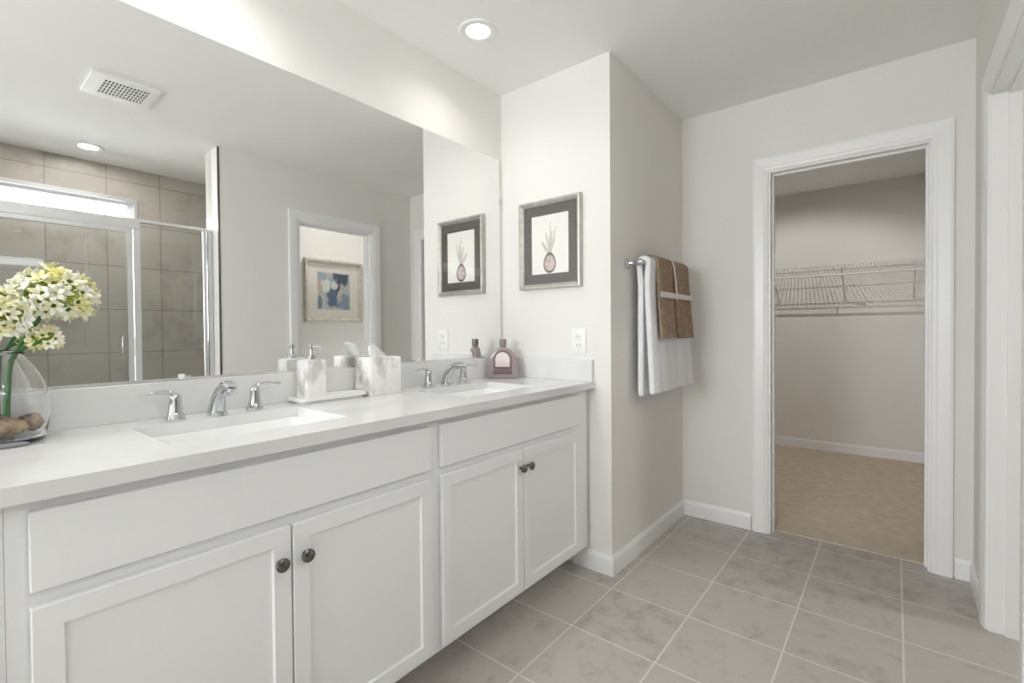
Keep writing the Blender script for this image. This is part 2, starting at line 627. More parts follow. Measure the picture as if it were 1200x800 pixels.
def panel_front(x0, x1, z0, z1, shaker):
    bm = bmesh.new()
    box(bm, x0, x1, DFY, FFY - 0.0005, z0, z1, bev=0.002, seg=1)
    if shaker:
        f = min(bm.faces, key=lambda f: f.calc_center_median().y - f.calc_area())
        f = max([f for f in bm.faces if abs(f.normal.y) > 0.9 and f.calc_center_median().y < DFY + 0.001], key=lambda f: f.calc_area())
        bmesh.ops.inset_individual(bm, faces=[f], thickness=0.056)
        bmesh.ops.inset_individual(bm, faces=[f], thickness=0.004)
        for v in f.verts:
            v.co.y += 0.008
        bmesh.ops.inset_individual(bm, faces=[f], thickness=0.001)
    return bm


def knob(parent, x, z):
    bm = bmesh.new()
    prof = [(0.0055, 0.0), (0.0055, 0.010), (0.0095, 0.013), (0.0150, 0.0165), (0.0165, 0.0205), (0.0160, 0.0240), (0.0120, 0.0272), (0.0, 0.0285)]
    mm = Matrix.Translation((x, DFY, z)) @ Matrix.Rotation(math.radians(90), 4, 'X')
    lathe(bm, prof, 0, 0, n=28, mat4=mm)
    return obj('knob', bm, MT['nickel'], parent, smooth=True, label='dark brushed nickel knob')


def cabinet(label, x0, x1, doors, fronts):
    t = thing('vanity_cabinet', label, 'cabinet', ((x0 + x1) / 2, (FFY + BKY) / 2, 0), 'white cabinet units of the vanity')
    bm = bmesh.new()
    # open-topped body: front frame, floor, back and toe kick as one bent section run along x, between two side panels
    T = 0.018
    sec = [(FFY, 0.108), (FFY, 0.8735), (FFY + T, 0.8735), (FFY + T, 0.108 + T), (BKY - 0.002 - T, 0.108 + T), (BKY - 0.002 - T, 0.8735),
           (BKY - 0.002, 0.8735), (BKY - 0.002, 0.0), (FFY + 0.135, 0.0), (FFY + 0.135, 0.108)]
    a = [bm.verts.new((x0 + T, y, z)) for y, z in sec]
    b = [bm.verts.new((x1 - T, y, z)) for y, z in sec]
    bm.faces.new(a)
    bm.faces.new(b)
    for k in range(len(sec)):
        k2 = (k + 1) % len(sec)
        bm.faces.new((a[k], a[k2], b[k2], b[k]))
    for sx in (x0, x1 - T):
        b2 = bmesh.new()
        side = [(FFY, 0.108), (FFY, 0.8735), (BKY - 0.002, 0.8735), (BKY - 0.002, 0.0), (FFY + 0.135, 0.0), (FFY + 0.135, 0.108)]
        p = [b2.verts.new((sx, y, z)) for y, z in side]
        q = [b2.verts.new((sx + T, y, z)) for y, z in side]
        b2.faces.new(p)
        b2.faces.new(q)
        for k in range(6):
            b2.faces.new((p[k], p[(k + 1) % 6], q[(k + 1) % 6], q[k]))
        obj('side_panel', b2, MT['cabinet'], t)
    obj('carcass', bm, MT['cabinet'], t)
    for (a0, a1, z0, z1) in fronts:
        obj('drawer_front', panel_front(a0, a1, z0, z1, False), MT['cabinet'], t)
    for (a0, a1, z0, z1, kx, kz) in doors:
        d = obj('door', panel_front(a0, a1, z0, z1, True), MT['cabinet'], t)
        knob(d, kx, kz)
    return t


ZD0, ZD1, ZF0, ZF1 = 0.128, 0.686, 0.713, 0.851
cabinet('white two-door vanity cabinet in the foreground, under the sink beside the flowers', 0.077, 1.022,
        [(0.105, 0.5505, ZD0, ZD1, 0.520, 0.606), (0.5545, 0.999, ZD0, ZD1, 0.582, 0.606)], [(0.105, 0.999, ZF0, ZF1)])
cabinet('white two-door vanity cabinet at the far end, against the wall with the bulb print', 1.0225, 2.002,
        [(1.0425, 1.4725, ZD0, ZD1, 1.451, 0.617), (1.4765, 1.907, ZD0, ZD1, 1.501, 0.617)], [(1.0425, 1.907, ZF0, ZF1)])
cabinet('white cabinet unit at the left picture edge, only its narrow edge strip in view', -0.420, 0.0765,
        [(-0.392, 0.050, ZD0, ZD1, 0.018, 0.606)], [(-0.392, 0.050, ZF0, ZF1)])

# countertop with two basin cut-outs
CT0, CT1 = 0.874, 0.905
CFY = 1.117
TOP = CT1 + 0.0004   # where things stand on the counter
S1 = (0.335, 0.775, 1.245, 1.545)
S2 = (1.275, 1.715, 1.245, 1.545)
ct = thing('countertop', 'white quartz double vanity countertop with two undermount basin cut-outs', 'countertop', (0.8, 1.4, CT0))
bm = slab('z', CT0, CT1, -0.43, XP - 0.001, CFY, YM - 0.001, [S1, S2])
edges = [e for e in bm.edges if all(v.co.z > CT1 - 1e-4 for v in e.verts) and len(e.link_faces) == 2 and e.calc_face_angle(0) > 0.5]
bmesh.ops.bevel(bm, geom=edges, offset=0.003, segments=2, affect='EDGES', profile=0.5)
obj('slab', bm, MT['quartz'], ct)
obj('backsplash', one_box(-0.43, XP - 0.001, YM - 0.021, YM - 0.001, CT1, CT1 + 0.105, bev=0.0015), MT['quartz'], ct)
obj('side_splash', one_box(XP - 0.021, XP - 0.001, CFY + 0.004, YM - 0.0215, CT1, CT1 + 0.105, bev=0.0015), MT['quartz'], ct)


def basin(label, s):
    x0, x1, y0, y1 = s
    t = thing('bathroom_sink', label, 'sink', ((x0 + x1) / 2, (y0 + y1) / 2, CT0 - 0.14), 'undermount basins')
    bm = bmesh.new()
    rings = []

    def ring(inset, z, r):
        pts = []
        ax0, ax1, ay0, ay1 = x0 + inset, x1 - inset, y0 + inset, y1 - inset
        for (cx, cy, a0) in ((ax1 - r, ay1 - r, 0), (ax0 + r, ay1 - r, 90), (ax0 + r, ay0 + r, 180), (ax1 - r, ay0 + r, 270)):
            for k in range(7):
                a = math.radians(a0 + k * 15)
                pts.append(bm.verts.new((cx + r * math.cos(a), cy + r * math.sin(a), z)))
        return pts
    spec = [(-0.025, CT0 - 0.0004, 0.02), (0.0, CT0 - 0.0004, 0.02), (0.004, CT0 - 0.012, 0.03), (0.010, CT0 - 0.070, 0.04), (0.022, CT0 - 0.105, 0.055), (0.055, CT0 - 0.128, 0.07), (0.11, CT0 - 0.134, 0.035)]
    under = [(0.10, CT0 - 0.150, 0.035), (0.04, CT0 - 0.142, 0.06), (-0.002, CT0 - 0.09, 0.04), (-0.012, CT0 - 0.016, 0.02), (-0.025, CT0 - 0.012, 0.02)]
    rings = [ring(*q) for q in spec]
    n = len(rings[0])
    for a, b in zip(rings, rings[1:]):
        for k in range(n):
            bm.faces.new((a[k], a[(k + 1) % n], b[(k + 1) % n], b[k]))
    bm.faces.new(rings[-1])
    r2 = [ring(*q) for q in under]
    for a, b in zip(r2, r2[1:]):
        for k in range(n):
            bm.faces.new((a[k], a[(k + 1) % n], b[(k + 1) % n], b[k]))
    bm.faces.new(r2[0])
    for k in range(n):
        bm.faces.new((rings[0][k], rings[0][(k + 1) % n], r2[-1][(k + 1) % n], r2[-1][k]))
    obj('bowl', bm, MT['ceramic'], t, smooth=True, flat_angle=50)
    bm = bmesh.new()
    lathe(bm, [(0.0, 0.0), (0.024, 0.0), (0.0245, 0.003), (0.018, 0.0045), (0.014, 0.003), (0.0, 0.0035)], (x0 + x1) / 2, (y0 + y1) / 2, CT0 - 0.134, n=24)
    obj('drain', bm, MT['chrome'], t, smooth=True, label='chrome drain')


basin('white rectangular undermount sink nearest the camera, beside the vase of flowers', S1)
basin('white rectangular undermount sink at the far end, in front of the mauve bottle', S2)


def faucet(label, xc, yb=1.595):
    z = TOP
    t = thing('bathroom_faucet', label, 'faucet', (xc, yb, z), 'chrome widespread faucets')
    # spout: flared foot, body leaning forward into a broad arched neck with a turned-down nozzle
    bm = bmesh.new()
    lathe(bm, [(0.0, 0.0), (0.027, 0.0), (0.0275, 0.004), (0.025, 0.008), (0.0, 0.0085)], xc, yb, z, n=28)
    pts, rad = [], []
    P0, P1, P2, P3 = Vector((xc, yb + 0.006, z + 0.006)), Vector((xc, yb + 0.000, z + 0.058)), Vector((xc, yb - 0.048, z + 0.110)), Vector((xc, yb - 0.112, z + 0.088))
    for k in range(15):
        s = k / 14
        pts.append(P0 * (1 - s) ** 3 + P1 * 3 * s * (1 - s) ** 2 + P2 * 3 * s * s * (1 - s) + P3 * s ** 3)
        rad.append(0.0245 * (1 - s) + 0.0150 * s - 0.0025 * math.sin(math.pi * s))
    tube(bm, pts, rad, n=18, up=(0, 0.3, 1))
    tip = pts[-1]
    lathe(bm, [(0.0, 0.0), (0.0105, 0.0), (0.0125, 0.004), (0.0135, 0.022), (0.0, 0.026)], tip.x, tip.y + 0.004, tip.z - 0.023, n=20)
    obj('spout', bm, MT['chrome'], t, smooth=True)
    for s in (-1, 1):
        hx = xc + s * 0.108
        bm = bmesh.new()
        lathe(bm, [(0.0, 0.0), (0.0255, 0.0), (0.026, 0.004), (0.0225, 0.009), (0.019, 0.024), (0.0155, 0.045), (0.0145, 0.060), (0.0150, 0.066), (0.0110, 0.074), (0.0, 0.077)], hx, yb, z, n=26)
        h = obj('handle', bm, MT['chrome'], t, smooth=True)
        bm = bmesh.new()
        lp = [(hx - s * 0.006, yb, z + 0.070), (hx + s * 0.010, yb - 0.001, z + 0.079), (hx + s * 0.030, yb - 0.003, z + 0.083), (hx + s * 0.052, yb - 0.004, z + 0.0825), (hx + s * 0.072, yb - 0.004, z + 0.080), (hx + s * 0.082, yb - 0.004, z + 0.0785)]
        tube(bm, lp, [0.010, 0.0115, 0.0098, 0.0080, 0.0088, 0.0045], n=14, flat=0.55)
        obj('lever', bm, MT['chrome'], h, smooth=True)
    return t


faucet('chrome widespread faucet behind the near sink, beside the flowers', 0.553)
faucet('chrome widespread faucet behind the far sink, left of the mauve bottle', 1.497)

# ------------------------------------------------------------------ mirror
mz0, mz1, mx0, mx1 = CT1 + 0.106, 2.082, -0.40, 1.985
t = thing('vanity_mirror', 'large frameless mirror spanning the wall above the double vanity', 'mirror', (0.8, YM - 0.003, mz0))
bm = one_box(mx0, mx1, YM - 0.0060, YM - 0.0005, mz0, mz1, bev=0.0012)
for f in bm.faces:
    f.material_index = 1
    if f.normal.y < -0.9 or (f.calc_center_median().y < YM - 0.0059 and f.calc_area() > 0.5):
        f.material_index = 0
obj('mirror_glass', bm, [MT['mirror'], MT['mirror_edge']], t)
obj('bottom_channel', one_box(mx0, mx1, YM - 0.0105, YM - 0.0062, mz0 - 0.0005, mz0 + 0.007), MT['alu'], t, label='thin metal channel along the mirror foot')
for (cx, cz) in ((0.487, mz0 + 0.009), (1.40, mz0 + 0.009)):
    obj('mirror_clip', one_box(cx - 0.007, cx + 0.007, YM - 0.0145, YM - 0.0106, cz - 0.006, cz + 0.009, bev=0.0015), MT['plastic'], t, label='small clear plastic clip')
obj('mirror_clip', one_box(mx1 - 0.004, mx1 + 0.010, YM - 0.0100, YM - 0.0006, 1.84, 1.87, bev=0.002), MT['mirror_edge'], t, label='small metal edge clip')


# ------------------------------------------------------------------ ceiling fittings
def recessed(label, x, y, strength, r=0.052, ro=0.083, group='recessed ceiling lamps', watts=0.0, cone=152, blend=1.0, tilt=0.0, soft=0.045):
    t = thing('recessed_light', label, 'ceiling light', (x, y, H), group)
    bm = bmesh.new()
    lathe(bm, [(r, -0.0005), (r, -0.004), (r + 0.012, -0.0075), (ro - 0.004, -0.006), (ro, -0.0005)], x, y, H, n=40, cap=False)
    vs = list(bm.verts)
    bmesh.ops.contextual_create(bm, geom=[])
    # close underside ring so that it is solid
    n = 40
    for k in range(n):
        bm.faces.new((vs[k], vs[(k + 1) % n], vs[4 * n + (k + 1) % n], vs[4 * n + k]))
    obj('trim_ring', bm, MT['plastic'], t, smooth=True)
    bm = bmesh.new()
    lathe(bm, [(0.0, -0.0045), (r - 0.001, -0.0040), (r - 0.001, -0.001), (0.0, -0.001)], x, y, H, n=40, cap=False)
    obj('lens', bm, emit('lamp_lens', (1.0, 0.975, 0.94), strength), t, label='glowing white lens')
    if watts:
        d = bpy.data.lights.new('downlight', 'SPOT')
        d.energy = watts
        d.spot_size = math.radians(cone)
        d.spot_blend = blend
        d.shadow_soft_size = soft
        d.color = (1.0, 0.975, 0.945)
        lo = bpy.data.objects.new('downlight', d)
        lo.location = (x, y, H - 0.012)
        lo.rotation_euler = (0, math.radians(-tilt), 0)
        COL.objects.link(lo)
    return t


recessed('round white recessed light in the ceiling above the far sink', 1.513, 1.397, 5.0, watts=LAMP_FAR)
recessed('round white recessed light in the ceiling above the near sink', 0.52, 1.397, 5.0, watts=LAMP_NEAR)
recessed('round white recessed light over the shower, seen in the mirror', 0.727, -0.953, LAMP_SHOWER)
recessed('round white recessed light of the small room behind the right doorway', 2.60, -1.08, LAMP_WC)

recessed('added recessed fill light in the ceiling behind the camera, unseen', -1.30, 0.70, FILL_ROOM)  # extra lamp out of view, added to brighten floor and cabinets

t = thing('ceiling_vent', 'square white exhaust vent with dark grille, seen in the mirror', 'vent', (0.672, 0.18, H))
obj('vent_frame', slab('z', H - 0.012, H - 0.0005, 0.532, 0.812, 0.035, 0.328, [(0.585, 0.778, 0.085, 0.282)]), MT['plastic'], t)
holes = []
for i in range(13):
    for j in range(5):
        hx = 0.588 + i * 0.0146
        hy = 0.090 + j * 0.0382
        holes.append((hx + 0.003, hx + 0.0125, hy + 0.004, hy + 0.034))
obj('grille', slab('z', H - 0.011, H - 0.006, 0.5855, 0.7775, 0.0855, 0.2815, holes), MT['plastic'], t)
obj('fan_recess', one_box(0.5855, 0.7775, 0.0855, 0.2815, H - 0.004, H - 0.0006), MT['dark'], t, label='dark fan opening behind the grille')


# ------------------------------------------------------------------ framed prints
def ink_sheet(fn, nu, nv, place):
    """fn(u,v)->rgb(linear) on the unit square; place(u,v)->world; returns a bmesh grid coloured like a print"""
    bm = bmesh.new()
    lay = bm.verts.layers.float_color.new('ink')
    g = []
    for j in range(nv + 1):
        row = []
        for i in range(nu + 1):
            u, v = i / nu, j / nv
            p = bm.verts.new(place(u, v))
            c = fn(u, v)
            p[lay] = (c[0], c[1], c[2], 1)
            row.append(p)
        g.append(row)
    for j in range(nv):
        for i in range(nu):
            bm.faces.new((g[j][i], g[j][i + 1], g[j + 1][i + 1], g[j + 1][i]))
    return bm


def seg_d(p, a, b):
    ax, ay = a
    bx, by = b
    dx, dy = bx - ax, by - ay
    t = max(0, min(1, ((p[0] - ax) * dx + (p[1] - ay) * dy) / (dx * dx + dy * dy)))
    return math.hypot(p[0] - ax - t * dx, p[1] - ay - t * dy), t


def mixc(a, b, t):
    return tuple(a[i] * (1 - t) + b[i] * t for i in range(3))


PAPER = srgb(243, 242, 236)[:3]


def bulb_ink(u, v):
    # u left->right, v bottom->top, sheet aspect 0.255 x 0.33
    x, y = (u - 0.5) * 0.255, v * 0.33
    c = PAPER
    # leaves fanning out of the bulb
    for (bx, by, wd, sh) in ((-0.052, 0.178, 0.012, 0.62), (-0.026, 0.228, 0.009, 0.48), (0.004, 0.285, 0.007, 0.38), (0.014, 0.235, 0.009, 0.52), (0.042, 0.252, 0.008, 0.42), (0.034, 0.195, 0.007, 0.46), (-0.006, 0.200, 0.005, 0.4)):
        d, t = seg_d((x, y), (0.0, 0.10), (bx, by))
        w = wd * (0.25 + 0.9 * math.sin(math.pi * min(1, 0.12 + 0.8 * t)) * t)
        k = max(0.0, min(1.0, (w - d) / 0.003 + 0.5))
        grain = 0.75 + 0.5 * noise.noise((x * 160, y * 40, 3))
        c = mixc(c, srgb(112, 108, 108)[:3], max(0, min(1, k * sh * grain)))
    # the bulb: dark-rimmed oval, pink and pale in the middle
    ex, ey = (x + 0.002) / 0.042, (y - 0.055) / 0.050
    r = math.hypot(ex, ey * (1.0 - 0.18 * max(0, min(1.2, ey))))
    if r < 1.05:
        body = mixc(srgb(224, 208, 204)[:3], srgb(172, 148, 147)[:3], max(0, min(1, abs(noise.noise((ex * 5, ey * 1.3, 1))) * 1.6)))
        rim = max(0, min(1, (r - 0.72) / 0.2))
        body = mixc(body, srgb(84, 62, 66)[:3], rim)
        stripe = max(0, 1 - abs(ex + 0.02) / 0.10) * max(0, min(1, (ey + 0.2) / 0.5))
        body = mixc(body, srgb(96, 62, 66)[:3], 0.7 * stripe)
        foot = max(0, min(1, (-0.62 - ey) / 0.2))
        body = mixc(body, srgb(62, 52, 54)[:3], foot * 0.8)
        c = mixc(c, body, max(0, min(1, (1.05 - r) / 0.08)))
    return c


def abstract_ink(u, v):
    # generic blotchy blue and grey wash
    n1 = noise.fractal((u * 3.1, v * 3.4, 7.0), 1.0, 2.0, 4)
    n2 = noise.fractal((u * 5.0 + 9, v * 4.0, 2.0), 1.0, 2.0, 4)
    c = mixc(srgb(205, 208, 204)[:3], srgb(160, 178, 196)[:3], max(0, min(1, 0.5 + n1)))
    c = mixc(c, srgb(190, 172, 150)[:3], max(0, min(1, n2 * 1.4)) * 0.8)

    def blot(cx, cy, rx, ry, col, k):
        nonlocal c
        d = math.hypot((u - cx) / rx, (v - cy) / ry) + 0.75 * n2 + 0.25 * n1
        c = mixc(c, srgb(*col)[:3], k * max(0, min(1, (1.15 - d) / 0.35)))
    blot(0.72, 0.80, 0.24, 0.25, (40, 68, 88), 0.97)
    blot(0.60, 0.58, 0.10, 0.10, (22, 30, 44), 0.95)
    blot(0.46, 0.34, 0.17, 0.28, (66, 96, 126), 0.95)
    blot(0.84, 0.22, 0.20, 0.22, (116, 136, 158), 0.8)
    blot(0.24, 0.68, 0.18, 0.18, (232, 234, 228), 0.9)
    blot(0.50, 0.66, 0.10, 0.12, (236, 236, 232), 0.8)
    blot(0.06, 0.20, 0.07, 0.22, (88, 110, 128), 0.8)
    blot(0.14, 0.86, 0.16, 0.10, (150, 166, 178), 0.8)
    blot(0.05, 0.60, 0.06, 0.25, (190, 168, 148), 0.7)
    e = min(u, 1 - u, v, 1 - v) + 0.02 * n1
    return mixc(srgb(226, 232, 236)[:3], c, max(0, min(1, e / 0.035)))


def frame_ring(place, w, h, prof):
    """mitred picture-frame moulding; prof = (inset from outer edge, proud of wall)"""
    bm = bmesh.new()
    rings = []
    for (su, sv) in ((-1, -1), (1, -1), (1, 1), (-1, 1)):
        rings.append([bm.verts.new(place(su * (w / 2 - q), sv * (h / 2 - q), d)) for q, d in prof])
    m = len(prof)
    for i in range(4):
        a, b = rings[i], rings[(i + 1) % 4]
        for k in range(m):
            bm.faces.new((a[k], a[(k + 1) % m], b[(k + 1) % m], b[k]))
    return bm


def plate(place, w, h, d0, d1, hole=None):
    bm = bmesh.new()
    c = {}

    def V(u, v, d):
        key = (round(u, 5), round(v, 5), d)
        if key not in c:
            c[key] = bm.verts.new(place(u, v, d))
        return c[key]
    if hole is None:
        q = [(-w / 2, -h / 2), (w / 2, -h / 2), (w / 2, h / 2), (-w / 2, h / 2)]
        for d in (d0, d1):
            bm.faces.new([V(*p, d) for p in q])
        for i in range(4):
            a, b = q[i], q[(i + 1) % 4]
            bm.faces.new((V(*a, d0), V(*b, d0), V(*b, d1), V(*a, d1)))
    else:
        hw, hh = hole
        o = [(-w / 2, -h / 2), (w / 2, -h / 2), (w / 2, h / 2), (-w / 2, h / 2)]
        i_ = [(-hw / 2, -hh / 2), (hw / 2, -hh / 2), (hw / 2, hh / 2), (-hw / 2, hh / 2)]
        for k in range(4):
            k2 = (k + 1) % 4
            for d in (d0, d1):
                bm.faces.new((V(*o[k], d), V(*o[k2], d), V(*i_[k2], d), V(*i_[k], d)))
            bm.faces.new((V(*o[k], d0), V(*o[k2], d0), V(*o[k2], d1), V(*o[k], d1)))
            bm.faces.new((V(*i_[k], d0), V(*i_[k2], d0), V(*i_[k2], d1), V(*i_[k], d1)))
    return bm


# framed bulb print on the wall at the end of the vanity (u runs to the viewer's right = -y)
pcy, pcz = 1.366, 1.590
pl = lambda u, v, d: (XP - d, pcy - u, pcz + v)
t = thing('framed_print', 'framed bulb drawing with charcoal mat and silver frame beside the mirror', 'picture', (XP, pcy, pcz - 0.23))
FW, FH = 0.376, 0.452
obj('frame', frame_ring(pl, FW, FH, [(0, 0.0005), (0, 0.020), (0.004, 0.026), (0.012, 0.027), (0.024, 0.018), (0.028, 0.012), (0.028, 0.0005)]), MT['silver_frame'], t)
obj('mat_board', plate(pl, FW - 0.056, FH - 0.056, 0.006, 0.010, (0.226, 0.300)), MT['mat_board'], t, label='charcoal mat board')
obj('print', ink_sheet(bulb_ink, 90, 120, lambda u, v: pl((u - .5) * 0.228, (v - .5) * 0.302, 0.0075)), MT['ink'], t, label='drawing of a sprouting bulb on white paper')
obj('glazing', plate(pl, FW - 0.056, FH - 0.056, 0.0118, 0.0128), MT['frame_glass'], t)

# abstract print on the far wall of the small room, seen through the mirror (u to the viewer's right in the mirror = +x)
acx, acz, ay = 2.751, 1.583, -1.30
pa = lambda u, v, d: (acx + u, ay + d, acz + v)
t = thing('framed_painting', 'framed blue and grey abstract seen in the mirror through the doorway', 'picture', (acx, ay, acz - 0.33))
obj('frame', frame_ring(pa, 0.665, 0.655, [(0, 0.0005), (0, 0.030), (0.006, 0.036), (0.020, 0.036), (0.034, 0.022), (0.045, 0.016), (0.045, 0.0005)]), MT['champagne'], t)
obj('mat_board', plate(pa, 0.577, 0.567, 0.006, 0.010, (0.385, 0.40)), MT['ivory'], t, label='ivory mat board')
obj('canvas', ink_sheet(abstract_ink, 90, 90, lambda u, v: pa((u - .5) * 0.387, (v - .5) * 0.402, 0.0075)), MT['ink'], t, label='blotchy blue, white and grey wash')
obj('glazing', plate(pa, 0.577, 0.567, 0.0125, 0.0140), MT['frame_glass'], t)

# ------------------------------------------------------------------ outlet
oy, oz = 1.203, 1.098
t = thing('wall_outlet', 'white double electrical outlet on the wall above the side splash', 'outlet', (XP, oy, oz - 0.06))
bm = bmesh.new()
box(bm, XP - 0.006, XP - 0.0003, oy - 0.041, oy + 0.041, oz - 0.062, oz + 0.062, bev=0.003, seg=2)
obj('cover_plate', bm, MT['plastic'], t, smooth=True)
for s in (1, -1):
    bm = bmesh.new()
    box(bm, XP - 0.0085, XP - 0.005, oy - 0.017, oy + 0.017, oz + s * 0.021 - 0.0155, oz + s * 0.021 + 0.0155, bev=0.004, seg=2)
    sk = obj('socket', bm, MT['plastic'], t, smooth=True)
    for dy in (-0.007, 0.007):
        obj('slot', one_box(XP - 0.0090, XP - 0.0080, oy + dy - 0.0012, oy + dy + 0.0012, oz + s * 0.021 - 0.003, oz + s * 0.021 + 0.007), MT['dark'], sk, label='dark slot')

# ------------------------------------------------------------------ towel bar and towels
BZ, BY = 1.478, 0.962
t = thing('towel_bar', 'polished chrome towel bar on the wall beside the closet doorway', 'towel bar', (2.5, YC, BZ))
bm = bmesh.new()
tube(bm, [(2.160, BY, BZ), (2.86, BY, BZ)], 0.0085, n=16)
obj('bar', bm, MT['chrome'], t, smooth=True)
for px_ in (2.178, 2.842):
    bm = bmesh.new()
    mm = Matrix.Translation((px_, YC, BZ)) @ Matrix.Rotation(math.radians(90), 4, 'X')
    lathe(bm, [(0.0, 0.0), (0.026, 0.0005), (0.026, 0.006), (0.016, 0.012), (0.0115, 0.020), (0.0115, 0.052), (0.0165, 0.058), (0.0165, 0.078), (0.012, 0.084), (0.0, 0.085)], 0, 0, n=24, mat4=mm)
    obj('post', bm, MT['chrome'], t, smooth=True)


def draped(name, x0, x1, zb_front, zb_back, gap, th, seed, wave, m, label, group=None, slant=0.0, pinch=0.0, nx=44, yoff=0.0, flare=0.0, close=0.0):
    """cloth hung over the bar: front sheet, fold round the bar, back sheet; thickness th"""
    prof = []
    zt = BZ + gap + 0.001
    ns = 26
    for k in range(ns):
        s = k / (ns - 1)
        prof.append((-1, zb_front + (BZ - zb_front) * s, 1 - s))
    for k in range(1, 8):
        a = math.pi * k / 8
        prof.append((-math.cos(a), BZ + gap * math.sin(a), 0.0))
    for k in range(ns):
        s = k / (ns - 1)
        prof.append((1, BZ + (zb_back - BZ) * s, s))
    bm = bmesh.new()
    grid = []
    for i in range(nx + 1):
        u = i / nx
        col = []
        for (side, z, hang) in prof:
            x = x0 + (x1 - x0) * u
            # hem slant, gentle folds that open towards the hem
            zz = z - slant * u * hang
            fold = wave * hang * (math.sin(u * 9.0 + seed) + 0.5 * math.sin(u * 21 + 2 * seed + z * 3))
            if pinch:
                fold -= pinch * math.exp(-((z - 1.325) / 0.035) ** 2) * (1 if side < 0 else 0) * -1
            y = BY + side * (gap + (fold + yoff * hang + (flare * hang * hang if side < 0 else 0)) * (1 if side < 0 else 0.45)) if abs(side) == 1 else BY + side * gap
            if side == -1:
                y = BY - gap + close * min(1, hang * 6) - abs(fold) * 0.9 - yoff * hang ** 1.6
            elif side == 1:
                y = min(BY + gap - close * min(1, hang * 6) + abs(fold) * 0.3, YC - 0.006 - th)
            x += (u - 0.5) * flare * hang
            col.append(Vector((x, y, zz)))
        grid.append(col)
    bmv = [[bm.verts.new(p) for p in col] for col in grid]
    for i in range(nx):
        for j in range(len(prof) - 1):
            bm.faces.new((bmv[i][j], bmv[i + 1][j], bmv[i + 1][j + 1], bmv[i][j + 1]))
    o = obj(name, bm, m, None, loc=((x0 + x1) / 2, BY, zb_front), smooth=True, flat_angle=80)
    sm = o.modifiers.new('thickness', 'SOLIDIFY')
    sm.thickness = th
    sm.offset = 0.0
    bv = o.modifiers.new('round', 'BEVEL')
    bv.width = th * 0.42
    bv.segments = 3
    bv.limit_method = 'ANGLE'
    bv.angle_limit = math.radians(60)
    return tag(o, label, 'towel', group)


draped('bath_towel', 2.212, 2.800, 0.835, 0.822, 0.0232, 0.028, 1.3, 0.012, MT['towel_white'], 'long white bath towel hanging on the chrome bar beneath two brown towels', yoff=0.022, close=0.0088)
draped('hand_towel', 2.285, 2.488, 1.108, 1.30, 0.0445, 0.011, 0.4, 0.007, MT['towel_brown'], 'brown hand towel on the left, tied with the cream ribbon', 'brown hand towels over the white bath towel', nx=32, yoff=0.022, close=0.002)
draped('hand_towel', 2.500, 2.735, 1.104, 1.30, 0.0445, 0.011, 2.2, 0.008, MT['towel_brown'], 'brown hand towel on the right, nearer the closet doorway', 'brown hand towels over the white bath towel', nx=32, yoff=0.022, close=0.002)
# cream ribbon: a band across both hand towels and a tail running up between them
bm = bmesh.new()
ys = BY - 0.0445 - 0.0055 - 0.0115
box(bm, 2.279, 2.742, ys - 0.0035, ys - 0.0010, 1.312, 1.340)
fs = [f for f in bm.faces]
obj_r = thing('towel_ribbon', 'cream satin ribbon tied across the two brown hand towels', 'ribbon', (2.482, ys, 1.31))
obj('band', bm, MT['ribbon'], obj_r)
bm = bmesh.new()
pts = [(ys - 0.0050, 1.305), (ys - 0.0050, 1.345), (ys - 0.0010, 1.40), (BY - 0.0560, 1.45), (BY - 0.0535, 1.480), (BY - 0.0455, 1.508), (BY - 0.027, 1.527), (BY, 1.534)]
a = [bm.verts.new((2.482, y, z)) for y, z in pts]
b = [bm.verts.new((2.504, y, z)) for y, z in pts]
a2 = [bm.verts.new((2.482, y + 0.0015, z - 0.0006)) for y, z in pts]
b2 = [bm.verts.new((2.504, y + 0.0015, z - 0.0006)) for y, z in pts]
for k in range(len(pts) - 1):
    bm.faces.new((a[k], a[k + 1], b[k + 1], b[k]))
    bm.faces.new((a2[k], b2[k], b2[k + 1], a2[k + 1]))
    bm.faces.new((a[k], a2[k], a2[k + 1], a[k + 1]))
    bm.faces.new((b[k], b[k + 1], b2[k + 1], b2[k]))
bm.faces.new((a[0], b[0], b2[0], a2[0]))
bm.faces.new((a[-1], a2[-1], b2[-1], b[-1]))
obj('tail', bm, MT['ribbon'], obj_r, label='ribbon tail running up between the towels')

# ------------------------------------------------------------------ things on the counter
# tray
bm = bmesh.new()
x0, x1, y0, y1 = 0.795, 1.058, 1.560, 1.664


def rrect(bm, x0, x1, y0, y1, z, r, n=6):
    out = []
    for (cx, cy, a0) in ((x1 - r, y1 - r, 0), (x0 + r, y1 - r, 90), (x0 + r, y0 + r, 180), (x1 - r, y0 + r, 270)):
        for k in range(n + 1):
            a = math.radians(a0 + k * 90 / n)
            out.append(bm.verts.new((cx + r * math.cos(a), cy + r * math.sin(a), z)))
    return out


def loft(bm, rings, cap0=True, cap1=True, mi=0):
    fs = []
    n = len(rings[0])
    for a, b in zip(rings, rings[1:]):
        for k in range(n):
            fs.append(bm.faces.new((a[k], a[(k + 1) % n], b[(k + 1) % n], b[k])))
    if cap0:
        fs.append(bm.faces.new(rings[0]))
    if cap1:
        fs.append(bm.faces.new(rings[-1]))
    for f in fs:
        f.material_index = mi
    return fs


def tray_ring(i, z, r):
    return rrect(bm, x0 + i, x1 - i, y0 + i, y1 - i, TOP + z, r)


